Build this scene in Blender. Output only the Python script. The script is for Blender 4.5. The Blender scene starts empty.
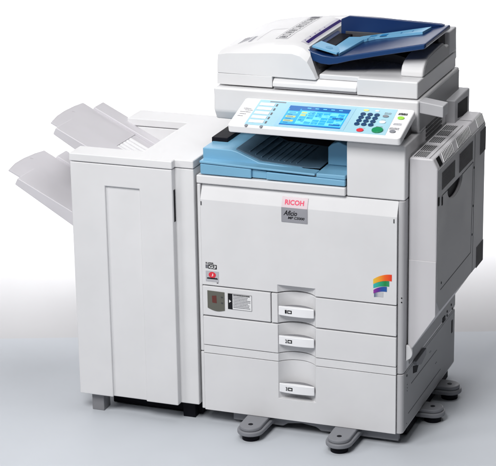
import bpy, bmesh, math, random
from mathutils import Vector, Matrix
random.seed(4)
S = bpy.context.scene
COL = S.collection
GZ = 0.018                                   # height of the studio floor

# ------------------------------------------------------------------ materials
def mat(name, col, rough=.45, spec=.4, bump=.0, scale=900., vary=.03, metal=0., emit=None, estr=0., coat=0., trans=0., rvar=.06):
    m = bpy.data.materials.new(name); m.use_nodes = True
    nt = m.node_tree; b = nt.nodes['Principled BSDF']
    b.inputs['Roughness'].default_value = rough
    b.inputs['Specular IOR Level'].default_value = spec
    b.inputs['Metallic'].default_value = metal
    b.inputs['Coat Weight'].default_value = coat
    b.inputs['Transmission Weight'].default_value = trans
    tc = nt.nodes.new('ShaderNodeTexCoord')
    n1 = nt.nodes.new('ShaderNodeTexNoise'); n1.inputs['Scale'].default_value = 7.; n1.inputs['Detail'].default_value = 6.
    nt.links.new(tc.outputs['Object'], n1.inputs['Vector'])
    r = nt.nodes.new('ShaderNodeMapRange')
    r.inputs['From Min'].default_value = .3; r.inputs['From Max'].default_value = .7
    r.inputs['To Min'].default_value = 1 - vary; r.inputs['To Max'].default_value = 1 + vary
    nt.links.new(n1.outputs['Fac'], r.inputs['Value'])
    mx = nt.nodes.new('ShaderNodeVectorMath'); mx.operation = 'SCALE'
    mx.inputs[0].default_value = col[:3]
    nt.links.new(r.outputs['Result'], mx.inputs['Scale'])
    nt.links.new(mx.outputs['Vector'], b.inputs['Base Color'])
    rr = nt.nodes.new('ShaderNodeMapRange')
    rr.inputs['From Min'].default_value = .3; rr.inputs['From Max'].default_value = .7
    rr.inputs['To Min'].default_value = max(.03, rough - rvar); rr.inputs['To Max'].default_value = min(1, rough + rvar)
    nt.links.new(n1.outputs['Fac'], rr.inputs['Value']); nt.links.new(rr.outputs['Result'], b.inputs['Roughness'])
    if bump > 0:
        n2 = nt.nodes.new('ShaderNodeTexNoise'); n2.inputs['Scale'].default_value = scale; n2.inputs['Detail'].default_value = 2.
        nt.links.new(tc.outputs['Object'], n2.inputs['Vector'])
        bp = nt.nodes.new('ShaderNodeBump'); bp.inputs['Strength'].default_value = bump; bp.inputs['Distance'].default_value = .0006
        nt.links.new(n2.outputs['Fac'], bp.inputs['Height']); nt.links.new(bp.outputs['Normal'], b.inputs['Normal'])
    if emit:
        b.inputs['Emission Color'].default_value = (*emit, 1); b.inputs['Emission Strength'].default_value = estr
    return m

WHITE = mat('white_plastic', (.725, .723, .733), .42, .4, .25, 1500.)
DOOR = mat('lavender_white_plastic', (.715, .712, .724), .45, .35, .25, 1500.)
TRAYM = mat('pale_tray_plastic', (.60, .585, .615), .4, .4, .1)
GREYP = mat('light_grey_plastic', (.46, .46, .48), .45, .4, .2, 1500.)
SIDE = mat('shaded_side_plastic', (.37, .37, .38), .5, .35, .3, 1500.)  # body plastic darkened: shade of the right-hand side put into the colour
MIDG = mat('mid_grey_plastic', (.22, .22, .235), .5, .35, .2)
FOOTM = mat('caster_grey_plastic', (.21, .215, .235), .45, .4, .15)
DARKG = mat('dark_grey_plastic', (.06, .06, .065), .5, .3, .2)
BLACK = mat('black_plastic', (.006, .006, .010), .6, .12)
VENTB = mat('vent_black', (.012, .012, .013), .8, .1)
LBLUE = mat('light_blue_plastic', (.185, .41, .59), .35, .45, .1)
PBLUE = mat('panel_blue', (.38, .63, .73), .38, .4)
NAVY = mat('navy_tray_plastic', (.006, .026, .105), .33, .34, vary=.0, rvar=0.)
MBLUE = mat('medium_blue_plastic', (.009, .042, .140), .30, .4, rvar=0.)
DKTRAY = mat('dark_slate_plastic', (.085, .15, .215), .28, .45, rvar=0.)
HANDLE = mat('handle_white', (.86, .86, .88), .3, .5)
PWHITE = mat('panel_white', (.84, .84, .85), .35, .45)
PURPLE = mat('purple_strip', (.022, .008, .12), .6, .15)
INK = mat('black_ink', (.012, .012, .015), .6, .2)
GREYINK = mat('grey_ink', (.16, .16, .18), .6, .2)
PALEINK = mat('pale_grey_ink', (.36, .36, .40), .6, .2)
RED = mat('red_ink', (.72, .03, .05), .45, .4)
PINKRED = mat('pink_red_ink', (.80, .06, .14), .45, .4)
PINK = mat('pale_pink_badge', (.76, .63, .67), .4, .4)
BADGE = mat('badge_grey', (.30, .30, .33), .35, .5)
KEYB = mat('key_blue', (.012, .055, .15), .3, .5)
GREEN = mat('start_green', (.01, .26, .10), .3, .5)
LIME = mat('lime_key', (.34, .72, .06), .3, .5)
YELLOW = mat('yellow_key', (.80, .72, .22), .35, .45)
KGREY = mat('key_grey', (.24, .25, .28), .35, .45)
DUPX = mat('shaded_duplex_plastic', (.60, .59, .61), .45, .4, .25, 1500.)  # body white greyed down: shade on the duplex front put into the colour
PAPER = mat('label_paper', (.78, .78, .79), .6, .3)
GLASSW = mat('smoked_window', (.105, .105, .085), .12, .6)
BOTTLE = mat('dull_red_part', (.13, .035, .03), .4, .3)
SCRN = mat('screen_cyan', (.02, .2, .4), .2, .5, emit=(.04, .40, .70), estr=.8)
SCRD = mat('screen_dark_blue', (.01, .05, .2), .2, .5, emit=(.02, .15, .40), estr=.85)
SCRL = mat('screen_light_cyan', (.1, .4, .6), .2, .5, emit=(.13, .54, .80), estr=.8)
SCRY = mat('screen_yellow', (.4, .4, .1), .2, .5, emit=(.42, .46, .18), estr=.75)
SCRT = mat('screen_teal', (.05, .25, .35), .2, .5, emit=(.06, .32, .55), estr=.8)

# ------------------------------------------------------------------ helpers
def newbm(): return bmesh.new()

def prism(bm, pts, axis, a, b, mi=0):
    """polygon pts extruded along axis. pts: x->(y,z)  y->(x,z)  z->(x,y)"""
    def p(q, t):
        return {'x': (t, q[0], q[1]), 'y': (q[0], t, q[1]), 'z': (q[0], q[1], t)}[axis]
    v0 = [bm.verts.new(p(q, a)) for q in pts]; v1 = [bm.verts.new(p(q, b)) for q in pts]
    fs = [bm.faces.new(v0), bm.faces.new(v1[::-1])]
    n = len(pts)
    for i in range(n):
        fs.append(bm.faces.new((v0[(i+1) % n], v0[i], v1[i], v1[(i+1) % n])))
    for f in fs: f.material_index = mi
    bmesh.ops.recalc_face_normals(bm, faces=fs)
    return fs

def box(bm, x0, x1, y0, y1, z0, z1, mi=0):
    return prism(bm, [(x0, y0), (x1, y0), (x1, y1), (x0, y1)], 'z', z0, z1, mi)

def obox(bm, o, ex, ey, ez, a0, a1, b0, b1, c0, c1, mi=0):
    """box in an oblique frame"""
    o, ex, ey, ez = map(Vector, (o, ex, ey, ez))
    vs = [bm.verts.new(o + ex*a + ey*b + ez*c) for c in (c0, c1) for a, b in ((a0, b0), (a1, b0), (a1, b1), (a0, b1))]
    fs = [bm.faces.new([vs[i] for i in q]) for q in ((3, 2, 1, 0), (4, 5, 6, 7), (0, 1, 5, 4), (1, 2, 6, 5), (2, 3, 7, 6), (3, 0, 4, 7))]
    for f in fs: f.material_index = mi
    bmesh.ops.recalc_face_normals(bm, faces=fs)
    return fs

def oprism(bm, o, ex, ey, ez, pts, c0, c1, mi=0):
    o, ex, ey, ez = map(Vector, (o, ex, ey, ez))
    v0 = [bm.verts.new(o + ex*a + ey*b + ez*c0) for a, b in pts]; v1 = [bm.verts.new(o + ex*a + ey*b + ez*c1) for a, b in pts]
    n = len(pts); fs = [bm.faces.new(v0[::-1]), bm.faces.new(v1)]
    for i in range(n): fs.append(bm.faces.new((v0[i], v0[(i+1) % n], v1[(i+1) % n], v1[i])))
    for f in fs: f.material_index = mi
    bmesh.ops.recalc_face_normals(bm, faces=fs)
    return fs

def ell(cx, cy, rx, ry, n=24): return [(cx + rx*math.cos(2*math.pi*i/n), cy + ry*math.sin(2*math.pi*i/n)) for i in range(n)]

def rrect(x0, x1, y0, y1, r, n=5):
    out = []
    for cx, cy, a in ((x1-r, y1-r, 0), (x0+r, y1-r, 90), (x0+r, y0+r, 180), (x1-r, y0+r, 270)):
        for i in range(n+1):
            t = math.radians(a + 90*i/n); out.append((cx + r*math.cos(t), cy + r*math.sin(t)))
    return out

def smooth(o, ang=35):
    for p in o.data.polygons: p.use_smooth = True
    o.data.set_sharp_from_angle(angle=math.radians(ang))

def obj(name, bm, mats, parent=None, bev=0., seg=3, ang=30, label=None):
    me = bpy.data.meshes.new(name); bm.to_mesh(me); bm.free()
    if not isinstance(mats, (list, tuple)): mats = [mats]
    for m in mats: me.materials.append(m)
    o = bpy.data.objects.new(name, me); COL.objects.link(o)
    if parent is not None:
        o.parent = parent
        root = parent
        while root.parent is not None: root = root.parent
        if parent is root and parent.type == 'EMPTY':
            o.matrix_parent_inverse = Matrix.Translation(-Vector(root.location))
    if bev > 0:
        md = o.modifiers.new('edge', 'BEVEL'); md.width = bev; md.segments = seg; md.limit_method = 'ANGLE'
        md.angle_limit = math.radians(ang); md.use_clamp_overlap = True; md.harden_normals = True
        smooth(o, 180)
    else: smooth(o)
    if label: o['label'] = label
    return o

def bake(o):
    dg = bpy.context.evaluated_depsgraph_get(); dg.update()
    me = bpy.data.meshes.new_from_object(o.evaluated_get(dg)); me.name = o.name
    o.modifiers.clear(); o.data = me

def cut(o, cutters):
    """boolean-cut a list of bmeshes out of o, then let bevels go on after"""
    keep = [(m.width, m.segments, m.angle_limit) for m in o.modifiers if m.type == 'BEVEL']
    o.modifiers.clear()
    tmp = []
    for cb in cutters:
        me = bpy.data.meshes.new('tmp'); cb.to_mesh(me); cb.free()
        t = bpy.data.objects.new('tmp', me); COL.objects.link(t); tmp.append(t)
        md = o.modifiers.new('b', 'BOOLEAN'); md.operation = 'DIFFERENCE'; md.object = t; md.solver = 'EXACT'
    bpy.context.view_layer.update()
    bake(o)
    for t in tmp:
        me = t.data; bpy.data.objects.remove(t); bpy.data.meshes.remove(me)
    for w, s, a in keep:
        md = o.modifiers.new('edge', 'BEVEL'); md.width = w; md.segments = s; md.limit_method = 'ANGLE'; md.angle_limit = a; md.harden_normals = True
    for p in o.data.polygons: p.use_smooth = True
    if not keep: o.data.set_sharp_from_angle(angle=math.radians(35))
    else: o.data.set_sharp_from_angle(angle=math.radians(180))

def text(bm, s, o, ex, ey, ez, w, h, mi, shear=0., thick=.0003, space=1., offset=0.):
    """lettering of width w and cap height h lying at o, added to bm"""
    cu = bpy.data.curves.new('t', 'FONT'); cu.body = s; cu.shear = shear; cu.space_character = space; cu.offset = offset
    cu.resolution_u = 3
    t = bpy.data.objects.new('t', cu); COL.objects.link(t)
    bpy.context.view_layer.update()
    dg = bpy.context.evaluated_depsgraph_get()
    me = bpy.data.meshes.new_from_object(t.evaluated_get(dg))
    bpy.data.objects.remove(t); bpy.data.curves.remove(cu)
    xs = [v.co.x for v in me.vertices]; ys = [v.co.y for v in me.vertices]
    x0, x1, y0, y1 = min(xs), max(xs), min(ys), max(ys)
    o, ex, ey, ez = map(Vector, (o, ex, ey, ez))
    vs = [bm.verts.new(o + ex*((v.co.x-x0)/(x1-x0)*w) + ey*((v.co.y-y0)/(y1-y0)*h) + ez*thick) for v in me.vertices]
    for p in me.polygons:
        try: f = bm.faces.new([vs[i] for i in p.vertices]); f.material_index = mi
        except ValueError: pass
    bpy.data.meshes.remove(me)

X, Y, Z = Vector((1, 0, 0)), Vector((0, 1, 0)), Vector((0, 0, 1))
FR = (X, Z, -Y)                              # frame of a front face: right, up, out

def thing(name, loc, label, cat):
    o = bpy.data.objects.new(name, None); COL.objects.link(o); o.location = loc
    o['label'] = label; o['category'] = cat; o.empty_display_size = .1
    return o

# ------------------------------------------------------------------ the setting: a seamless studio sweep
RZ = 0.3551
wv = Vector((-math.sin(RZ), math.cos(RZ), 0)); rv = Vector((math.cos(RZ), math.sin(RZ), 0))
o0 = Vector((.1, .3, GZ))
FLOORM = mat('studio_floor_grey', (.535, .562, .602), .6, .22, .15, 300., vary=.014)
BACKM = mat('studio_backdrop_white', (.560, .558, .572), .8, .1, .1, 400., vary=.006)
def sheet(name, prof, m):
    bm = newbm(); rows = []
    for a in (-2.3, 2.3): rows.append([bm.verts.new(o0 + rv*a + wv*s + Z*h) for s, h in prof])
    for i in range(len(prof)-1): bm.faces.new((rows[0][i], rows[1][i], rows[1][i+1], rows[0][i+1]))
    o = obj(name, bm, m); o['kind'] = 'structure'; return o
SEAM, s0, RAD = .50, 1.55, 1.6
sheet('studio_floor', [(-4.5, 0.), (-2., 0.), (-1., 0.), (SEAM, 0.)], FLOORM)
sheet('backdrop', [(SEAM - .3, -.004), (1., -.004)] + [(s0 + RAD*math.sin(math.radians(90*i/24)), RAD - .004 - RAD*math.cos(math.radians(90*i/24))) for i in range(25)] + [(s0 + RAD, 2.6)], BACKM)

# ================================================================== THE COPIER
copier = thing('photocopier', (.3, .3, GZ), 'white multifunction colour photocopier with blue trays, touch screen and three paper drawers', 'photocopier')

# ---- main body
bm = newbm()
box(bm, -.012, .619, .045, .604, .2525, .7755)
box(bm, -.012, -.0015, .006, .045, .2525, .7755)
body = obj('body', bm, WHITE, copier, .003)
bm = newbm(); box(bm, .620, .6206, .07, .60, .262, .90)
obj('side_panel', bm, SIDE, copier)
# lower cabinet
bm = newbm()
box(bm, -.012, .619, .045, .604, .0644, .2495)
box(bm, -.012, -.0015, .006, .045, .0644, .2495)
cab = obj('lower_cabinet', bm, WHITE, copier, .003)
bm = newbm(); 
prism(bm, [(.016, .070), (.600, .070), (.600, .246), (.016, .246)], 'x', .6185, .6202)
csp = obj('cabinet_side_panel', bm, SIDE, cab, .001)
for a, b in (((.093, .191), (.383, .189)), ((.063, .107), (.431, .107))):
    bm = newbm(); prism(bm, [(a[0], a[1]), (b[0], b[1]), (b[0], b[1]+.0018), (a[0], a[1]+.0018)], 'x', .6195, .6208); obj('groove_shade_strip', bm, DARKG, cab)  # raised dark strips drawing the shade of engraved lines
for y, z, r in ((.045, .235, .004), (.05, .205, .0016), (.05, .195, .0016), (.05, .185, .0016), (.30, .213, .0018), (.31, .213, .0018), (.37, .15, .0018), (.38, .15, .0018), (.045, .083, .0018)):
    bm = newbm(); prism(bm, ell(y, z, r, r, 10), 'x', .6195, .6208); obj('side_screw', bm, BLACK, cab)
bm = newbm(); prism(bm, rrect(.558, .574, .18, .223, .003), 'x', .6195, .6208); obj('side_slot', bm, BLACK, cab)
bm = newbm(); prism(bm, [(.113, .254), (.225, .256), (.225, .236), (.170, .224), (.125, .238)], 'x', .6195, .6300)
prism(bm, [(.110, .240), (.170, .222), (.150, .206), (.112, .216)], 'x', .6195, .6215, 1)
obj('side_latch', bm, [MIDG, BLACK], cab, .0015, 2)
bm = newbm(); prism(bm, rrect(.445, .475, .256, .272, .003), 'x', .6200, .6225); obj('side_socket', bm, BLACK, body)
for y, z in ((.50, .275), (.55, .28), (.50, .262), (.565, .262)):
    bm = newbm(); prism(bm, ell(y, z, .004, .004, 10), 'x', .6200, .6220); obj('side_screw', bm, BLACK, body)
for z in (.487, .474):
    bm = newbm(); prism(bm, ell(.6125, z, .002, .002, 10), 'y', .008, .0094); obj('frame_screw', bm, VENTB, body)
STRIP = mat('corner_strip_plastic', (.50, .495, .51), .42, .4, .2, 1500.)
bm = newbm(); prism(bm, [(.6015, .0448), (.6015, .0075), (.608, .0075), (.6145, .0095), (.619, .016), (.619, .0448)], 'z', .2525, .7755); obj('corner_strip', bm, STRIP, body, .0015, 2, 40)
bm = newbm(); prism(bm, [(.6015, .0448), (.6015, .0055), (.608, .0055), (.6145, .0075), (.619, .014), (.619, .0448)], 'z', .0644, .2495); obj('corner_strip', bm, STRIP, cab, .0015, 2, 40)
# ---- drawers
RC, RX, RY = .0730, .296, -.043
def recess(z0, z1):
    b = newbm(); prism(b, ell(RX, RY, RC, RC, 96), 'z', z0, z1); return b
def handle(par, z, digit):
    bm = newbm()
    x0, x1 = .242, .352; n = 14; pts = []
    for i in range(n+1):
        u = -1 + 2*i/n; pts.append((RX + u*(x1-x0)/2, -.0035 - .0055*(1-u*u)))
    for i in range(n+1):
        u = 1 - 2*i/n; pts.append((RX + u*(x1-x0)/2, .0010 + .0052*(1-u*u)))
    prism(bm, pts, 'z', z - .0145, z + .0135)
    h = obj('drawer_handle', bm, HANDLE, par, .0025, 3)
    bm = newbm()
    yb = -.0035 - .0055*(1-((.270-RX)/.055)**2) - .0004
    text(bm, digit, (.263, yb - .0004, z - .0055), X, Z, -Y, .0055, .011, 0, offset=.02)
    obox(bm, (.2705, yb - .0006, z - .0055), X, Z, -Y, 0, .014, 0, .0105, 0, .0003, 0)
    obox(bm, (.2735, yb - .0010, z - .0025), X, Z, -Y, 0, .008, 0, .0045, 0, .0003, 1)
    obj('handle_number', bm, [INK, PAPER], par)
    bm = newbm(); pk = []
    for i in range(n+1):
        u = -1 + 2*i/n; pk.append((RX + u*.052, .0006 + .0040*(1-u*u)))
    for i in range(n+1):
        u = 1 - 2*i/n; x = RX + u*.052; pk.append((x, max(.0012, RY + math.sqrt(RC*RC - (x-RX)**2) - .0012)))
    prism(bm, pk, 'z', z - .010, z + .0105); obj('pocket_shade_fill', bm, MIDG, par)  # dark filler standing in for the shade behind the handle bar
    return h
def drawer(name, x0, x1, z0, z1, rz0, rz1, hz, digit):
    bm = newbm(); box(bm, x0, x1, 0, .042, z0, z1)
    d = obj(name, bm, DOOR, copier, .0022, 2)
    cut(d, [recess(rz0, rz1)])
    handle(d, hz, digit)
    return d
drawer('paper_drawer', .2185, .5995, .3705, .4625, .30, .50, .4125, '1')
drawer('paper_drawer', .0005, .5995, .2757, .3662, .20, .40, .3200, '2')
d3 = drawer('paper_drawer', .0005, .5995, .0644, .2475, .132, .30, .1685, '3')
bm = newbm(); box(bm, .0005, .5995, .001, .042, .2497, .2735)
st = obj('drawer_divider', bm, WHITE, copier, .001, 2); cut(st, [recess(.2, .3)])

# ---- left access cover beside drawer one, with window and warning label
bm = newbm(); box(bm, .0005, .2155, 0, .03, .3705, .4625)
acc = obj('access_cover', bm, DOOR, copier, .0022, 2)
bm = newbm(); 
prism(bm, [(.0165, .4495)] + [(.0165 + .0545*i/10, .4495 - .0012*i/10) for i in range(1, 11)] + [(.071, .393)] + [(.071 - .0545*i/10, .391 - .0065*math.sin(math.pi*i/10) + .004*i/10) for i in range(0, 11)], 'y', -.0012, .002)
prism(bm, [(.031, .434), (.045, .436), (.046, .412), (.032, .413)], 'y', -.0018, -.0008, 1)
for z in (.43, .412): obox(bm, (.060, -.0012, z), X, Z, -Y, 0, .006, 0, .004, 0, .0005, 2)
obj('level_window', bm, [GLASSW, BOTTLE, DARKG], acc)
bm = newbm()
lo = (.0815, -.0002, .398)
obox(bm, lo, X, Z, -Y, 0, .0755, 0, .049, 0, .0005, 0)
obox(bm, lo, X, Z, -Y, 0, .0145, 0, .049, 0, .0010, 1)
obox(bm, lo, X, Z, -Y, 0, .0755, 0, .0008, 0, .0010, 2)
obox(bm, lo, X, Z, -Y, 0, .0755, .0482, .049, 0, .0010, 2)
obox(bm, lo, X, Z, -Y, .0747, .0755, .0009, .0481, 0, .0010, 2)
oprism(bm, lo, X, Z, -Y, [(.004, .020), (.0105, .025), (.004, .030)], .001, .0014, 0)
for i in range(9):
    z = .0435 - i*.0047; x = .017; end = .072 - random.uniform(0, .012)
    while x < end:
        w = random.uniform(.0014, .0036); w = min(w, end - x)
        obox(bm, lo, X, Z, -Y, x, x+w, z, z + (.0036 if i == 0 else .0021), 0, .0010, 1 if i < 1 else 2); x += w + .0008
obj('warning_label', bm, [PAPER, INK, GREYINK], acc)

# ---- front cover
bm = newbm()
prism(bm, [(0, .4668), (0, .7307), (.0165, .7735), (.042, .7735), (.042, .4668)], 'x', .0005, .5995)
cov = obj('front_cover', bm, DOOR, copier, .004, 3, 10)
cut(cov, [recess(.40, .4905)])
kx = .0165/(.7735-.7307)
def cy(z): return 0 if z < .7307 else (z-.7307)*kx
bm = newbm()
prism(bm, [(-.0022, .687), (-.0022, .7307), (cy(.7595)-.0022, .7595), (cy(.7595)+.001, .7595), (.001, .7307), (.001, .687)], 'x', .2530, .3320)
for f in bm.faces:
    if f.calc_center_median().z > .7310: f.material_index = 1
upv = Vector((0, kx, 1)).normalized(); nv = Vector((0, -1, kx)).normalized()
text(bm, 'RICOH', Vector((.263, cy(.7385)-.0022, .7385)), X, upv, nv, .058, .0150, 2, thick=.0004, offset=.03)
text(bm, 'Aficio', (.2595, -.0022, .7070), X, Z, -Y, .042, .0155, 3, shear=.35, thick=.0004, offset=.022)
text(bm, 'MP C5000', (.273, -.0022, .6965), X, Z, -Y, .051, .0080, 3, shear=.25, thick=.0004, offset=.03)
obj('brand_badge', bm, [BADGE, PINK, PINKRED, INK], cov)
# rainbow swoosh
bm = newbm()
def ramp_mat(name, x0, x1, stops):
    m = mat(name, (1, 1, 1), .4, .4); nt = m.node_tree; b = nt.nodes['Principled BSDF']
    tc = nt.nodes.new('ShaderNodeTexCoord'); sx = nt.nodes.new('ShaderNodeSeparateXYZ'); mr = nt.nodes.new('ShaderNodeMapRange'); cr = nt.nodes.new('ShaderNodeValToRGB')
    nt.links.new(tc.outputs['Object'], sx.inputs[0]); nt.links.new(sx.outputs['X'], mr.inputs['Value'])
    mr.inputs['From Min'].default_value = x0; mr.inputs['From Max'].default_value = x1
    nt.links.new(mr.outputs['Result'], cr.inputs['Fac'])
    e = cr.color_ramp.elements
    while len(e) < len(stops): e.new(.5)
    for k, (p, c) in enumerate(stops): e[k].position = p; e[k].color = (*c, 1)
    nt.links.new(cr.outputs['Color'], b.inputs['Base Color']); return m
rbm = [ramp_mat('print_orange_red', .530, .5855, [(0, (.80, .55, .05)), (.30, (.86, .36, .02)), (.62, (.86, .13, .01)), (1, (.80, .035, .01))]),
       ramp_mat('print_teal_green', .530, .578, [(0, (.04, .45, .50)), (.4, (.02, .38, .20)), (.75, (.01, .24, .05)), (1, (.03, .30, .14))]),
       ramp_mat('print_violet_blue', .531, .571, [(0, (.28, .03, .32)), (.4, (.10, .02, .30)), (.6, (.02, .07, .34)), (1, (.01, .10, .34))]),
       ramp_mat('print_slate_silver', .533, .560, [(0, (.07, .10, .22)), (.3, (.30, .33, .40)), (.5, (.50, .51, .54)), (1, (.55, .55, .58))])]
def arc_band(x0, x1, zt, thick, drop, mi):
    n = 20; top = []; bot = []
    for i in range(n+1):
        u = i/n; x = x0 + (x1-x0)*u
        top.append((x, zt - drop*(1-u)**2.1)); bot.append((x, zt - thick*(.72+.28*u) - drop*(1-u)**1.9))
    oprism(bm, (0, -.0002, 0), X, Z, -Y, bot + top[::-1], 0, .0005 + .0001*mi, mi)
arc_band(.530, .5855, .5580, .0200, .019, 0)
arc_band(.5305, .578, .5375, .0165, .014, 1)
arc_band(.531, .571, .5200, .0155, .013, 2)
arc_band(.533, .560, .5020, .0150, .006, 3)
obj('rainbow_mark', bm, rbm, cov)
bm = newbm()
obox(bm, (.0125, -.0002, .518), X, Z, -Y, .009, .0355, 0, .0135, 0, .0005, 0)
obox(bm, (.0125, -.0002, .518), X, Z, -Y, 0, .008, .001, .0125, 0, .0005, 2)
text(bm, 'SUPER', (.0125, -.0004, .5328), X, Z, -Y, .026, .0052, 0, offset=.03)
text(bm, 'G3', (.0235, -.0008, .5200), X, Z, -Y, .0225, .0095, 1, shear=.2, thick=.0003, offset=.03)
obj('fax_mark', bm, [INK, PAPER, GREYINK], cov)
bm = newbm()
obox(bm, (.0125, -.0002, .478), X, Z, -Y, 0, .0415, 0, .033, 0, .0006, 0)
oprism(bm, (.0335, -.0008, .4995), X, Z, -Y, ell(0, 0, .0115, .0095, 24), 0, .0004, 1)
text(bm, 'J', (.0310, -.0013, .4955), X, Z, -Y, .0055, .0085, 2, offset=.03)
obox(bm, (.0165, -.0008, .4865), X, Z, -Y, 0, .034, 0, .0035, 0, .0004, 3)
for i in range(6): obox(bm, (.019 + i*.005, -.0008, .4895), X, Z, -Y, 0, .003, 0, .0018, 0, .0004, 3)
obox(bm, (.047, -.0002, .4745), X, Z, -Y, 0, .005, 0, .002, 0, .0005, 3)
obj('certification_sticker', bm, [mat('sticker_grey', (.46, .46, .49), .5, .3), RED, PAPER, INK], cov)
for x in (.0015, .589):
    bm = newbm(); obox(bm, (x, -.0002, .713), X, Z, -Y, 0, .0032, 0, .012, 0, .0006, 0); obj('cover_catch', bm, DARKG, cov)

# ---- paper exit: ledge, back wall, blue tray
bm = newbm(); box(bm, -.0128, .4445, .004, .30, .7775, .8030)
obj('exit_ledge', bm, WHITE, copier, .004)
bm = newbm(); box(bm, -.004, .447, .300, .603, .7765, .9350)
obj('exit_back_wall', bm, BLACK, copier, .002)
bm = newbm()
box(bm, -.006, .045, .118, .298, .8060, .8885)
obj('exit_slot_block', bm, BLACK, copier, .002)
# blue tray
bm = newbm()
prism(bm, [(.000, .8062), (.159, .8062), (.159, .834), (.000, .838)], 'y', .006, .020)
prism(bm, [(.205, .8062), (.4435, .8062), (.4435, .824), (.205, .829)], 'y', .006, .020)
prism(bm, [(.159, .8062), (.205, .8062), (.205, .829), (.159, .834)], 'y', .013, .020)
prism(bm, [(-.001, .8395), (.158, .8355), (.354, .8305), (.354, .8370), (.158, .8425), (-.001, .8475)], 'y', .003, .050)
prism(bm, [(.356, .826), (.4435, .8245), (.4435, .838), (.356, .838)], 'y', .008, .12)
# raised left shelf sloping down to the middle
prism(bm, [(-.004, .8062), (.30, .8062), (.30, .838), (.17, .846), (.105, .872), (.085, .8765), (-.004, .8765)], 'y', .040, .285)
et = obj('exit_tray', bm, LBLUE, copier, .003, 3)
bm = newbm()
prof = [(.095, .8785), (.115, .872), (.175, .8475), (.31, .8395), (.353, .8410), (.353, .8385), (.31, .8370), (.17, .8445), (.11, .8690), (.095, .8755)]
prism(bm, prof, 'y', .055, .286)
for i in range(9):
    x = .128 + .018*i
    def sz(x):
        for (xa, za), (xb, zb) in zip(prof[:4], prof[1:5]):
            if xa <= x <= xb: return za + (zb-za)*(x-xa)/(xb-xa)
        return .84
    obox(bm, (x, 0, sz(x)+.0005), X, Y, Z, 0, .004, .075, .27, -.002, .0012, 0)
obj('tray_insert', bm, DKTRAY, et, .001, 2)
bm = newbm()
prism(bm, [(.362, .8385), (.4430, .8385), (.4430, .884), (.425, .898), (.394, .910), (.374, .903), (.362, .892)], 'y', .10, .18)
obj('tray_fence', bm, LBLUE, et, .003, 3)
# right pillar under the panel
bm = newbm(); box(bm, .4460, .6190, .012, .604, .7768, .9385)
obj('front_pillar', bm, WHITE, copier, .005, 3)

# ---- scanner
bm = newbm()
prism(bm, [(.140, 1.0346), (.140, .965), (.158, .9360), (.604, .9360), (.604, 1.0346)], 'x', -.0057, .6195)
scan = obj('scanner_unit', bm, WHITE, copier, .006, 4, 15)
bm = newbm(); box(bm, .6190, .6203, .155, .600, .945, 1.026)
obj('scanner_side', bm, SIDE, scan, .001)
bm = newbm(); prism(bm, [(.6195, .999), (.690, .990), (.690, 1.024), (.6195, 1.034)], 'y', .150, .205)
obj('side_shelf', bm, GREYP, scan, .003)
for i in range(6):
    bm = newbm(); box(bm, .6195, .6212, .225, .40, .873 + i*.0125, .879 + i*.0125); obj('side_louvre', bm, DARKG, body)
bm = newbm()
box(bm, .612, .648, .450, .626, .845, .966)
sb = obj('side_port_cover', bm, GREYP, copier, .004)
bm = newbm(); prism(bm, [(.482, .905), (.60, .890), (.60, .945), (.482, .950)], 'x', .6475, .6486)
obj('port_opening', bm, BLACK, sb)

# ---- document feeder
bm = newbm()
box(bm, .173, .612, .177, .590, 1.0375, 1.0600)
prism(bm, [(.158, 1.0440), (.160, 1.0580), (.176, 1.0705), (.585, 1.0705), (.585, 1.0440)], 'x', .172, .430)
box(bm, .431, .6125, .156, .588, 1.0375, 1.0870)
adf = obj('document_feeder', bm, WHITE, copier, .004, 3)
bm = newbm(); box(bm, -.0025, .1705, .1622, .590, 1.0400, 1.0732); obj('feeder_base', bm, WHITE, adf, .0015, 2)
bm = newbm(); box(bm, .176, .429, .1615, .17, 1.0385, 1.0435); obj('platen_gap', bm, MIDG, adf)
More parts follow.
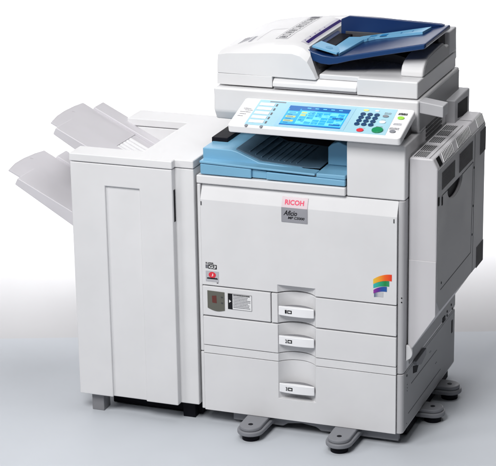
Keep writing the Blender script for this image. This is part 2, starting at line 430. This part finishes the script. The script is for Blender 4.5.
# feeder cover hump: lofted sections
SEC = [
 (.163, [(-.002, 1.0745), (-.001, 1.100), (.001, 1.1290), (.030, 1.1345), (.104, 1.1390), (.170, 1.1435), (.232, 1.1450), (.258, 1.1380), (.278, 1.1230), (.298, 1.0900), (.306, 1.0725), (.300, 1.0715)]),
 (.183, [(-.003, 1.0745), (-.002, 1.100), (.000, 1.1345), (.030, 1.1430), (.104, 1.1530), (.170, 1.1630), (.232, 1.1660), (.260, 1.1590), (.283, 1.1400), (.300, 1.0920), (.308, 1.0725), (.300, 1.0715)]),
 (.205, [(-.003, 1.0745), (-.003, 1.100), (.000, 1.1370), (.034, 1.1490), (.104, 1.1620), (.170, 1.1710), (.225, 1.1740), (.250, 1.1690), (.272, 1.1590), (.272, 1.1200), (.290, 1.0725), (.290, 1.0715)]),
 (.300, [(-.004, 1.0745), (-.004, 1.100), (-.001, 1.1390), (.036, 1.1525), (.104, 1.1670), (.170, 1.1750), (.225, 1.1765), (.250, 1.1715), (.272, 1.1610), (.272, 1.1200), (.290, 1.0725), (.290, 1.0715)]),
 (.480, [(-.005, 1.0745), (-.005, 1.100), (-.003, 1.1400), (.038, 1.1545), (.104, 1.1675), (.170, 1.1745), (.225, 1.1760), (.250, 1.1715), (.272, 1.1610), (.272, 1.1200), (.290, 1.0725), (.290, 1.0715)]),
 (.585, [(-.005, 1.0745), (-.005, 1.100), (-.003, 1.1360), (.038, 1.1510), (.104, 1.1640), (.170, 1.1720), (.225, 1.1740), (.250, 1.1700), (.272, 1.1610), (.272, 1.1200), (.290, 1.0725), (.290, 1.0715)]),
 (.600, [(-.003, 1.0745), (-.003, 1.100), (-.001, 1.1300), (.038, 1.1450), (.104, 1.1580), (.170, 1.1670), (.225, 1.1690), (.250, 1.1650), (.272, 1.1560), (.272, 1.1200), (.290, 1.0725), (.290, 1.0715)]),
]
def topz(x, y):
    def f(sec):
        p = sec[2:9]
        for (xa, za), (xb, zb) in zip(p, p[1:]):
            if xa <= x <= xb: return za + (zb-za)*(x-xa)/(xb-xa)
        return p[-1][1]
    for (ya, a), (yb, b) in zip(SEC, SEC[1:]):
        if ya <= y <= yb: return f(a) + (f(b)-f(a))*(y-ya)/(yb-ya)
    return f(SEC[-1][1])
bm = newbm(); R_ = [[bm.verts.new((x, y, z)) for x, z in s] for y, s in SEC]
for a, b in zip(R_, R_[1:]):
    for i in range(len(a)): bm.faces.new((a[i], a[(i+1) % len(a)], b[(i+1) % len(a)], b[i]))
bm.faces.new(R_[0]); bm.faces.new(R_[-1])
bmesh.ops.recalc_face_normals(bm, faces=bm.faces[:])
fc = obj('feeder_cover', bm, WHITE, adf, .003, 3, 24)
def decal(bm, x0, x1, y0, y1, mi, h=.0007, nx=3, ny=4):
    g = [[bm.verts.new((x0+(x1-x0)*i/nx, y0+(y1-y0)*j/ny, topz(x0+(x1-x0)*i/nx, y0+(y1-y0)*j/ny)+h)) for j in range(ny+1)] for i in range(nx+1)]
    for i in range(nx):
        for j in range(ny):
            f = bm.faces.new((g[i][j], g[i+1][j], g[i+1][j+1], g[i][j+1])); f.material_index = mi
bm = newbm()
decal(bm, .243, .266, .215, .555, 1, .0009, 4, 12)
decal(bm, .2535, .2625, .225, .550, 0, .0013, 2, 12)
for i in range(5): decal(bm, .247, .2505, .235+.045*i, .24+.045*i, 0, .0013)
obj('size_scale_strip', bm, [PURPLE, mat('strip_grey', (.58, .56, .62), .4, .4)], adf)
# pictogram strip on the cover
bm = newbm()
px0, px1, py0, py1 = .158, .196, .230, .560
for a, b, c, d in ((px0, px1, py0, py0+.003), (px0, px1, py1-.003, py1), (px0, px0+.0012, py0+.003, py1-.003), (px1-.0012, px1, py0+.003, py1-.003)): decal(bm, a, b, c, d, 1)
y = py0 + .012
while y < py1 - .03:
    L = random.choice((.012, .018, .022))
    decal(bm, px0+.007, px1-.008, y, y+.003, 0); decal(bm, px0+.007, px1-.008, y+L-.003, y+L, 0)
    decal(bm, px0+.007, px0+.009, y+.003, y+L-.003, 0); decal(bm, px1-.010, px1-.008, y+.003, y+L-.003, 0)
    if random.random() < .6: decal(bm, px0+.012, px1-.014, y+L*.4, y+L*.7, 0)
    y += L + .010
decal(bm, px0+.005, px1-.005, py1-.030, py1-.006, 0)
obj('pictogram_strip', bm, [GREYINK, PALEINK], adf)
bm = newbm()
for i in range(6): decal(bm, .045+.004*i, .047+.004*i, .215 + .006*i, .285 + .004*(i % 3), 0)
decal(bm, .073, .083, .225, .29, 0)
obj('jam_release_mark', bm, [PALEINK], adf)
bm = newbm()
for a, b, c, d in ((.10, .101, .23, .37), (.10, .15, .369, .371)): decal(bm, a, b, c, d, 0, .0005)
obj('cover_joint', bm, [PALEINK], adf)

# navy feed table
TOP = [(.262, 1.157), (.285, 1.146), (.315, 1.1375), (.350, 1.1345), (.400, 1.1440), (.470, 1.1590), (.622, 1.1910)]
BOT = [(.622, 1.1755), (.470, 1.1440), (.400, 1.1280), (.360, 1.1170), (.336, 1.1130), (.310, 1.1150), (.285, 1.1230), (.262, 1.1380)]
bm = newbm()
prism(bm, TOP + BOT, 'y', .200, .480)
ft = obj('feed_table', bm, [NAVY], adf, .005, 4)
bm = newbm(); box(bm, .556, .600, .425, .560, 1.110, 1.168); obj('table_shade_block', bm, DARKG, adf, .003)  # added dark block for the shadow under the table's right end
bm = newbm()
prism(bm, [(.260, 1.1600), (.285, 1.1480), (.315, 1.1395), (.350, 1.1360), (.400, 1.1450), (.470, 1.1597), (.621, 1.1912), (.621, 1.1762), (.470, 1.1443), (.400, 1.1283), (.360, 1.1170), (.336, 1.1125), (.310, 1.1140), (.285, 1.1220), (.260, 1.1370)], 'y', .192, .1995)
obj('table_front_lip', bm, MBLUE, adf, .003, 3)
bm = newbm()
prism(bm, [(.285, 1.145), (.35, 1.1350), (.47, 1.1595), (.600, 1.1865), (.608, 1.1890), (.596, 1.1925), (.42, 1.1990), (.310, 1.2010), (.285, 1.190)], 'y', .466, .4815)
obj('table_back_fence', bm, NAVY, adf, .003, 3)
# black feed mouth
bm = newbm()
box(bm, .2725, .3225, .235, .464, 1.125, 1.1475)
obj('feed_mouth', bm, BLACK, adf, .002)
# light-blue side guide lying on the table
def table_z(x):
    for (xa, za), (xb, zb) in zip(TOP, TOP[1:]):
        if xa <= x <= xb: return za + (zb-za)*(x-xa)/(xb-xa)
    return TOP[-1][1]
def lerp(t, x):
    for (xa, ya), (xb, yb) in zip(t, t[1:]):
        if xa <= x <= xb: return ya + (yb-ya)*(x-xa)/(xb-xa)
    return t[-1][1]
hi = [(.318, .318), (.322, .430), (.360, .455), (.575, .437)]
lo_ = [(.318, .300), (.335, .270), (.3625, .205), (.380, .392), (.410, .410), (.567, .368), (.575, .425)]
xs = sorted(set([a for a, b in hi + lo_] + [.35, .40, .45, .50]))
bm = newbm(); up_, dn_ = [], []
for x in xs:
    z = table_z(x)
    up_.append([bm.verts.new((x, lerp(lo_, x), z+.0085)), bm.verts.new((x, lerp(hi, x), z+.0085))])
    dn_.append([bm.verts.new((x, lerp(lo_, x), z+.0004)), bm.verts.new((x, lerp(hi, x), z+.0004))])
for i in range(len(xs)-1):
    bm.faces.new((up_[i][0], up_[i+1][0], up_[i+1][1], up_[i][1])); bm.faces.new((dn_[i][0], dn_[i][1], dn_[i+1][1], dn_[i+1][0]))
    bm.faces.new((up_[i][0], dn_[i][0], dn_[i+1][0], up_[i+1][0])); bm.faces.new((up_[i][1], up_[i+1][1], dn_[i+1][1], dn_[i][1]))
bm.faces.new((up_[0][0], up_[0][1], dn_[0][1], dn_[0][0])); bm.faces.new((up_[-1][0], dn_[-1][0], dn_[-1][1], up_[-1][1]))
bmesh.ops.recalc_face_normals(bm, faces=bm.faces[:])
fx, fn_ = Vector((1, 0, -.20)).normalized(), Vector((.20, 0, 1)).normalized()
oprism(bm, (.278, 0, 1.1620), fx, Y, fn_, [(0, .214), (.079, .206), (.082, .225), (.060, .272), (.004, .285)], -.006, 0)
oprism(bm, (.278, 0, 1.1620), fx, Y, fn_, ell(.045, .238, .011, .013), 0, .0008, 1)
obj('paper_guide', bm, [mat('guide_blue', (.17, .42, .64), .35, .45), mat('guide_dimple', (.12, .33, .53), .4, .4)], adf, .0012, 2)
GM = mat('guide_mark_blue', (.02, .20, .46), .4, .4)
for x0, x1, a, b in ((.388, .410, .425, .442), (.425, .448, .402, .432), (.49, .494, .40, .418), (.525, .529, .40, .418)):
    bm = newbm(); bm.faces.new([bm.verts.new((x, y, table_z(x)+.0091)) for x, y in ((x0, a), (x1, a-.006), (x1, b-.006), (x0, b))])
    obj('guide_sticker', bm, GM, adf)
bm = newbm(); bm.faces.new([bm.verts.new((x, y, table_z(x)+.0091)) for x, y in ((.368, .225), (.3695, .222), (.394, .415), (.392, .418))]); obj('guide_line', bm, GM, adf)
# exit tray under the table, riser and rear cover
bm = newbm()
box(bm, .310, .548, .180, .560, 1.071, 1.0860)
obj('output_floor', bm, WHITE, adf, .003)
bm = newbm(); box(bm, .300, .560, .462, .545, 1.072, 1.155); obj('output_back', bm, DARKG, adf, .002)
arc = [(.425 + .135*math.cos(math.radians(a)), .235 + .155*math.sin(math.radians(a))) for a in range(0, 181, 9)]
bm = newbm(); prism(bm, arc + [(.290, .46), (.560, .46)], 'z', 1.0862, 1.1125)
obj('output_shroud', bm, MIDG, adf, .002, 2)
bm = newbm()
prism(bm, [(.213, 1.0875), (.216, 1.104), (.226, 1.118), (.246, 1.1290), (.286, 1.1370), (.364, 1.1410), (.440, 1.1430), (.475, 1.1250), (.588, 1.1250), (.588, 1.0875)], 'x', .545, .6120)
obj('feeder_riser', bm, WHITE, adf, .006, 4, 20)
bm = newbm(); prism(bm, [(.223, 1.091), (.226, 1.104), (.236, 1.116), (.256, 1.1260), (.290, 1.1330), (.364, 1.1370), (.436, 1.1390), (.472, 1.1210), (.580, 1.1210), (.580, 1.091)], 'x', .6118, .6128)
obj('riser_side', bm, SIDE, adf)
bm = newbm(); box(bm, .590, .6135, .500, .586, 1.090, 1.163)
obj('hinge_post', bm, GREYP, adf, .004)
bm = newbm()
prism(bm, [(.20, 1.06), (.20, 1.172), (.26, 1.177), (.342, 1.179), (.422, 1.173), (.526, 1.163), (.58, 1.155), (.610, 1.147), (.612, 1.06)], 'y', .560, .600)
obj('rear_cover', bm, WHITE, adf, .006, 4, 12)

# ---- control panel (tilted)
A = Vector((0, .9646, .2637)); N = Vector((0, -.2637, .9646)); P0 = Vector((0, -.03, .975))
bm = newbm()
oprism(bm, P0, X, A, N, rrect(.104, .617, -.008, .156, .010), -.024, 0)
cp = obj('control_panel', bm, PWHITE, copier, .004, 4)
bm = newbm(); box(bm, .14, .60, .075, .141, .9400, .978); obj('panel_arm', bm, DARKG, cp, .003)
bm = newbm(); oprism(bm, P0, X, A, N, [(.153, .003), (.571, .003), (.567, .149), (.153, .149)], .0002, .0008)
obj('panel_overlay', bm, PBLUE, cp)
def slab(nm, pts, m, h0=.0009, h1=.0026, bev=.0006, par=cp):
    b = newbm(); oprism(b, P0, X, A, N, pts, h0, h1); return obj(nm, b, m, par, bev, 2)
def rc(x0, x1, a, b): return [(x0, a), (x1, a), (x1, b), (x0, b)]
# function keys at the left with their lamps
for i in range(5):
    s = .021 + .025*i
    slab('function_key', rc(.160, .205, s-.006, s+.009), PWHITE)
    slab('key_lamp', rc(.2095, .2145, s-.006, s+.007), GREYINK, h1=.0018)
slab('caption_bar', rc(.185, .234, .138, .1435), KGREY, h1=.0012, bev=0)
for x in (.161, .2065):
    b = newbm(); oprism(b, P0 + X*x + A*(-.004), X, A, N, ell(0, 0, .005, .0065), .0003, .0022); obj('indicator_lamp', b, KGREY, cp, .0006, 2)
# printed lines on the white left end
bm = newbm()
for s, x0, w in ((.092, .120, .020), (.083, .126, .022), (.072, .116, .030), (.060, .118, .018), (.048, .116, .014)):
    x = x0
    while x < x0 + w:
        d = random.uniform(.0014, .0032); oprism(bm, P0, X, A, N, rc(x, x+d, s, s+.0036*random.choice((.7, .8, 1.))), .0002, .0005); x += d + .0008
obj('printed_caption', bm, [GREYINK], cp)
# touch screen
b = newbm(); oprism(b, P0, X, A, N, rc(.240, .447, .008, .136), .0009, .0016); scf = obj('screen_frame', b, mat('screen_bezel', (.36, .62, .76), .3, .5), cp)
bm = newbm()
L_, R2, B_, T_ = .2525, .4350, .0150, .1260
def sc(x0, x1, a, b, mi, h): oprism(bm, P0, X, A, N, rc(L_+(R2-L_)*x0, L_+(R2-L_)*x1, B_+(T_-B_)*a, B_+(T_-B_)*b), .0017, .0017+h, mi)
sc(0, 1, 0, 1, 0, .0003)
sc(0, 1, .86, 1, 1, .0005); sc(.02, .20, .74, .86, 1, .0005); sc(.22, 1., .80, .86, 1, .0005)
sc(0, 1, 0, .05, 1, .0005)
for i, c in enumerate((4, 3, 4, 3, 4, 2)): sc(.03, .19, .08 + .105*i, .165 + .105*i, c, .0006)
sc(.24, .98, .10, .76, 2, .0005)
for i in range(6):
    for j in range(5):
        sc(.255+.12*i, .36+.12*i, .12+.125*j, .225+.125*j, 0 if (i*3+j) % 4 else 2, .0008)
for k in range(46):
    a_ = random.uniform(.26, .94); b_ = random.uniform(.13, .72); sc(a_, a_ + random.uniform(.02, .05), b_, b_ + .018, random.choice((1, 4, 2)), .0011)
sc(.255, .34, .63, .70, 3, .0012); sc(.255, .34, .50, .58, 3, .0012)
sc(.79, .97, .44, .52, 1, .0011); sc(.79, .97, .12, .18, 1, .0011)
for i in range(5): sc(.30+.13*i, .36+.13*i, .90, .93, 2, .0008)
for i in range(6): sc(.05, .05+random.uniform(.06, .12), .11+.105*i, .13+.105*i, 1, .0010)
obj('touch_screen', bm, [SCRN, SCRD, SCRL, SCRY, SCRT], cp)
# keypad
for r in range(4):
    for c in range(3):
        x = .4765 + .0205*c - .0006*r; s = .107 - .019*r
        b = newbm(); oprism(b, P0, X, A, N, ell(x, s, .0080, .0078, 20), .0009, .0042); obj('number_key', b, KEYB, cp, .0012, 2)
def rkey(nm, x, s, rx, ry, m, h=.004):
    b = newbm(); oprism(b, P0, X, A, N, ell(x, s, rx, ry, 28), .0009, h); return obj(nm, b, m, cp, .0012, 2)
rkey('stop_key', .4935, .0175, .0105, .0085, RED)
rkey('start_key', .5425, .0240, .0165, .0150, GREEN, .005)
slab('yellow_key', ell(.4790, .131, .0085, .005), YELLOW)
slab('clear_key', ell(.5115, .131, .0065, .004), PWHITE)
rkey('grey_key', .5440, .104, .0090, .0058, KGREY)
rkey('energy_key', .5440, .070, .0095, .0070, PWHITE)
rkey('power_key', .5895, .101, .0100, .0075, LIME)
rkey('main_key', .5865, .024, .0090, .0065, KGREY)
def ptxt(x, s, w, rows=1, m=PALEINK, hh=.0034):
    bm = newbm()
    for k in range(rows):
        xx = x
        while xx < x + w:
            d = random.uniform(.0012, .0030); oprism(bm, P0, X, A, N, rc(xx, min(xx+d, x+w), s - k*.0062, s - k*.0062 + hh*random.choice((.7, .8, 1.))), .0009, .0011); xx += d + .0007
    obj('key_caption', bm, m, cp)
ptxt(.536, .123, .020, 2, GREYINK); ptxt(.576, .126, .026, 2, INK, .0052); ptxt(.577, .069, .024, 2); ptxt(.573, .043, .028, 2, GREYINK); ptxt(.537, .083, .012); ptxt(.487, .030, .018); ptxt(.532, .044, .020, 1, GREYINK)
# ---- duplex unit on the right side
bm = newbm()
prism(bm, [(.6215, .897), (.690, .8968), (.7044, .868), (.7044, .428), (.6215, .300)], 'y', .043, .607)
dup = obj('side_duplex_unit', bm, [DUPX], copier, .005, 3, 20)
# outer door skin, in the side grey with shade put into it
def yz(b, y0, y1, z0, z1, x0, x1, mi=0): return prism(b, [(y0, z0), (y1, z0), (y1, z1), (y0, z1)], 'x', x0, x1, mi)
semi = [(.150, .7800)] + [(.237 - .087*math.cos(math.radians(a)), .7765 - .040*math.sin(math.radians(a))) for a in range(10, 171, 10)] + [(.324, .7800)]
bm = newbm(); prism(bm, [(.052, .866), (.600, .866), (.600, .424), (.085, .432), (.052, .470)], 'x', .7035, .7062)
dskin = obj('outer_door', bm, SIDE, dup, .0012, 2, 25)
gc = newbm(); prism(gc, semi, 'x', .66, .72)
cut(dskin, [gc])
gc = newbm(); prism(gc, semi, 'x', .68, .72)
cut(dup, [gc])
bm = newbm(); prism(bm, semi, 'x', .6960, .6970); obj('grip_shade_plate', bm, BLACK, dup)  # black plate painting the shade inside the hand grip
for (y0, y1, z0, z1, n, m_) in ((.088, .230, .797, .847, 34, 10), (.284, .440, .793, .849, 36, 11), (.536, .604, .780, .853, 16, 14), (.514, .600, .423, .490, 20, 12)):
    bm = newbm(); yz(bm, y0, y1, z0, z1, .7055, .7066)
    for i in range(n+1):
        y = y0 + (y1-y0)*i/n; yz(bm, y-.0007, y+.0007, z0, z1, .7060, .7070, 1)
    for j in range(m_+1):
        z = z0 + (z1-z0)*j/m_; yz(bm, y0, y1, z-.0006, z+.0006, .7058, .7069, 1)
    obj('side_grille', bm, [VENTB, DARKG], dup)
# seams of the door
def seam(p, q, w=.0018):
    (y0, z0), (y1, z1) = p, q; d = Vector((y1-y0, z1-z0)).normalized(); nx_ = Vector((-d.y, d.x))*w/2
    bm = newbm(); prism(bm, [(y0+nx_.x, z0+nx_.y), (y1+nx_.x, z1+nx_.y), (y1-nx_.x, z1-nx_.y), (y0-nx_.x, z0-nx_.y)], 'x', .7055, .7066)
    obj('door_seam', bm, VENTB, dup)
for p, q in (((.088, .779), (.150, .779)), ((.324, .779), (.4515, .781)), ((.452, .780), (.442, .498)), ((.085, .497), (.442, .497)), ((.470, .862), (.466, .426))): seam(p, q)
for y, z in ((.4625, .76), (.460, .64), (.455, .55), (.095, .515)):
    bm = newbm(); prism(bm, ell(y, z, .003, .004, 10), 'x', .7060, .7070); obj('door_screw', bm, VENTB, dup)
for y, z in ((.054, .772), (.091, .763)):
    bm = newbm(); prism(bm, rrect(y-.006, y+.006, z-.013, z+.013, .003), 'x', .7055, .7070); obj('door_latch_slot', bm, VENTB, dup)
# chamfer vents
ce = Vector((.7044-.690, 0, .868-.8968)); cl = ce.length; ce.normalize(); cn = Vector((-ce.z, 0, ce.x)); co = Vector((.690, 0, .8968))
for y0, y1, n in ((.125, .235, 8), (.285, .435, 11), (.525, .600, 6)):
    bm = newbm(); obox(bm, co, ce, Y, cn, .004, cl-.004, y0, y1, .0002, .0010)
    for i in range(n+1):
        y = y0 + (y1-y0)*i/n
        oprism(bm, co, ce, Y, cn, [(.003, y), (cl-.003, y-.012), (cl-.003, y-.0075), (.003, y+.0045)], .0006, .0024, 1)
    obj('chamfer_vent', bm, [VENTB, WHITE], dup)
bm = newbm(); obox(bm, co, ce, Y, cn, .004, cl-.002, .068, .100, .0002, .0010); obj('chamfer_catch', bm, VENTB, dup)
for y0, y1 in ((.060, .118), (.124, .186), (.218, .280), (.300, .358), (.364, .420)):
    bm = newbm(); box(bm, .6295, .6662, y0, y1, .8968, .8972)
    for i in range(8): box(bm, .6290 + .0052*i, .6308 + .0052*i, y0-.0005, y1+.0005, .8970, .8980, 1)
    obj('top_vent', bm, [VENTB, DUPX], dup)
bm = newbm(); box(bm, .678, .6792, .05, .43, .8968, .8974); obj('top_seam', bm, VENTB, dup)
bm = newbm(); box(bm, .625, .690, .489, .4905, .8968, .8974); obj('top_seam', bm, VENTB, dup)
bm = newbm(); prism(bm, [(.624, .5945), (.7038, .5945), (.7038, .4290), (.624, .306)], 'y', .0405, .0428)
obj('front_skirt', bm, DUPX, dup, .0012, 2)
bm = newbm(); prism(bm, [(.6205, .285)] + [(.6205 + .019*math.cos(math.radians(a)), .312 + .023*math.sin(math.radians(a))) for a in range(-70, 91, 10)], 'y', .030, .0395)
obj('release_lever', bm, WHITE, dup, .0015, 2)

# ---- stabiliser feet
bm = newbm(); 
prism(bm, [(.08, .0640), (.60, .0640), (.60, .030), (.36, .030), (.345, .040), (.30, .046), (.255, .040), (.24, .030), (.08, .030)], 'y', .03, .05)
box(bm, .03, .606, .10, .58, .022, .0640, 1)  # added black block for the shadow under the copier
obj('plinth_with_shadow_block', bm, [FOOTM, BLACK], copier, .002)
def foot(cx, cy, dx, dy, w=.040, L=.10):
    d = Vector((dx, dy, 0)); s = Vector((-dy, dx, 0)); o = Vector((cx, cy, 0))
    end = [(w*math.cos(math.radians(a)), w*math.sin(math.radians(a))) for a in range(-90, 91, 10)]
    bm = newbm()
    oprism(bm, o, d, s, Z, [(-L, -w-.004)] + end + [(-L, w+.004)], .038, .052)
    oprism(bm, o, d, s, Z, [(-L, -w*.86)] + [(a*.84, b*.84) for a, b in end] + [(-L, w*.86)], .0515, .0635)
    f = obj('stabiliser_foot', bm, FOOTM, copier, .004, 3)
    bm = newbm(); oprism(bm, o, d, s, Z, ell(0, 0, .0075, .0075), .0630, .0640)
    oprism(bm, o, d, s, Z, ell(0, 0, .026, .026), GZ, .0385)
    obj('foot_pad', bm, BLACK, f, .001, 2)
foot(.170, -.062, 0, -1); foot(.447, -.062, 0, -1); foot(.648, .240, 1, 0, .038); foot(.651, .428, 1, 0, .038)

# ================================================================== THE FINISHER
fin = thing('sorting_finisher', (-.2, .24, GZ), 'tall white finisher cabinet with two pale output trays, left of the copier', 'finisher')
bm = newbm()
box(bm, -.197, -.0170, -.005, .505, .0780, .8210)
box(bm, -.4025, -.196, .022, .505, .0781, .4500)
box(bm, -.4025, -.196, .022, .050, .4490, .8209)
box(bm, -.4025, -.196, .402, .5049, .4490, .8208)
obj('cabinet', bm, WHITE, fin, .003)
bm = newbm()
box(bm, -.4030, -.0754, -.030, .0215, .0778, .8208)
fd = obj('front_door', bm, DOOR, fin, .003, 3)
c_ = newbm(); box(c_, -.2915, -.1805, -.06, -.0215, .0, .7535)
cut(fd, [c_])
bm = newbm(); box(bm, -.0758, -.0746, -.020, -.0085, .659, .757)
obj('door_catch', bm, BLACK, fd)
bm = newbm()
prism(bm, [(-.4050, -.0320), (-.0735, -.0320), (-.0735, -.0080), (-.0160, -.0080), (-.0160, .5080), (-.4050, .5080), (-.4050, .4000), (-.1980, .4000), (-.1980, .0510), (-.4050, .0510)], 'z', .8232, .8477)
obj('top_cover', bm, WHITE, fin, .0035, 3)
# output trays
TH = math.atan(.505); du = Vector((-math.cos(TH), 0, math.sin(TH))); dn = Vector((math.sin(TH), 0, math.cos(TH)))
def out_tray(ox, oz, lbl, ex=0., eh=0.):
    """(ox, oz): upper outer end of the tray's main plate"""
    end = Vector((ox, 0, oz)); L = .345
    bm = newbm()
    def strip(y0, y1, h, th0=.024, th1=.050, a0=0., a1=L):
        pts = [(-a0, h), (-a0, h-th0), (-a1, h-th1), (-a1, h)]
        v0 = [bm.verts.new(end + du*p + dn*q + Y*y0) for p, q in pts]; v1 = [bm.verts.new(end + du*p + dn*q + Y*y1) for p, q in pts]
        fs = [bm.faces.new(v0), bm.faces.new(v1[::-1])] + [bm.faces.new((v0[(i+1) % 4], v0[i], v1[i], v1[(i+1) % 4])) for i in range(4)]
        bmesh.ops.recalc_face_normals(bm, faces=fs)
    strip(.080, .1955, .008); strip(.1950, .3605, -.006, .016, .045); strip(.360, .430, .004)
    t = obj('output_tray', bm, TRAYM, fin, .0025, 3, label=lbl)
    bm = newbm()
    oprism(bm, end, du, Y, dn, [(-.160, .125), (.033+ex, .120), (.043+ex*.95, .18), (.046+ex*.8, .24), (.044+ex*.6, .31), (.039+ex*.4, .362), (-.160, .3585)], -.0090, -.0035)
    oprism(bm, end, du, Y, dn, [(.030+ex, .262), (.032+ex, .270), (.022+ex, .271)], -.0036, -.0024)
    obj('tray_extension', bm, TRAYM, t, .0012, 2)
    for i in range(5):
        bm = newbm(); y = .212 + .0235*i
        oprism(bm, end, du, Y, dn, rc(-.32, -.163, y, y+.010), -.0065, -.0005); obj('tray_rib', bm, PWHITE, t, .001, 2)
out_tray(-.502, .882, 'upper paper output tray rising out of the top of the finisher')
out_tray(-.641, .7105, 'lower paper output tray sticking out of the side of the finisher', .017, .003)
# feet
for i, (x0, x1, y0, y1, m) in enumerate(((-.374, -.334, -.008, .040, MIDG), (-.085, -.045, .030, .080, BLACK), (-.374, -.334, .440, .490, MIDG), (-.085, -.045, .440, .490, BLACK))):
    bm = newbm(); box(bm, x0, x1, y0, y1, GZ, .0785); obj('cabinet_foot', bm, m, fin, .002)

bm = newbm(); box(bm, -.332, -.030, .058, .490, .022, .0785); obj('base_shadow_block', bm, BLACK, fin, .003)  # added black block: blocks light and darkens the floor under the cabinet
# ------------------------------------------------------------------ lamps
def area(name, loc, target, w, h, power, col=(1, 1, 1), spread=180):
    l = bpy.data.lights.new(name, 'AREA'); l.shape = 'RECTANGLE'; l.size = w; l.size_y = h; l.energy = power; l.color = col
    l.spread = math.radians(spread)
    o = bpy.data.objects.new(name, l); COL.objects.link(o); o.location = loc
    o.rotation_euler = (Vector(target) - Vector(loc)).to_track_quat('-Z', 'Y').to_euler()
    return o
area('front_softbox', (.1, -2.8, 3.6), (.0, .1, .55), 1.5, 1.5, 142, (1, .995, .99))
area('side_softbox', (-2.7, -2.8, 2.9), (-.1, .1, .55), 1.5, 1.5, 54, (1, .995, .99))
area('top_softbox', (.9, .5, 5.6), (.4, .2, .3), 2.8, 2.8, 106, (1, .995, 1))
area('backdrop_lamp', o0 + wv*1.9 + Z*2.6, o0 + wv*3.0 + Z*.3, 3.8, .4, 122, (1, 1, 1), 115)

w = bpy.data.worlds.new('World'); S.world = w; w.use_nodes = True
bg = w.node_tree.nodes['Background']; bg.inputs['Color'].default_value = (.92, .95, 1, 1); bg.inputs['Strength'].default_value = .03

# ------------------------------------------------------------------ camera
cam = bpy.data.cameras.new('camera'); co_ = bpy.data.objects.new('camera', cam); COL.objects.link(co_)
cam.sensor_fit = 'HORIZONTAL'; cam.sensor_width = 36.; cam.lens = 1936.66/496*36.
co_.location = (2.0454, -5.0356, 2.3787); co_.rotation_euler = (1.2584, .0160, .3551)
cam.clip_start = .1; cam.clip_end = 60.
S.camera = co_
S.view_settings.view_transform = 'Standard'; S.view_settings.look = 'None'; S.view_settings.exposure = 0.; S.view_settings.gamma = 1.
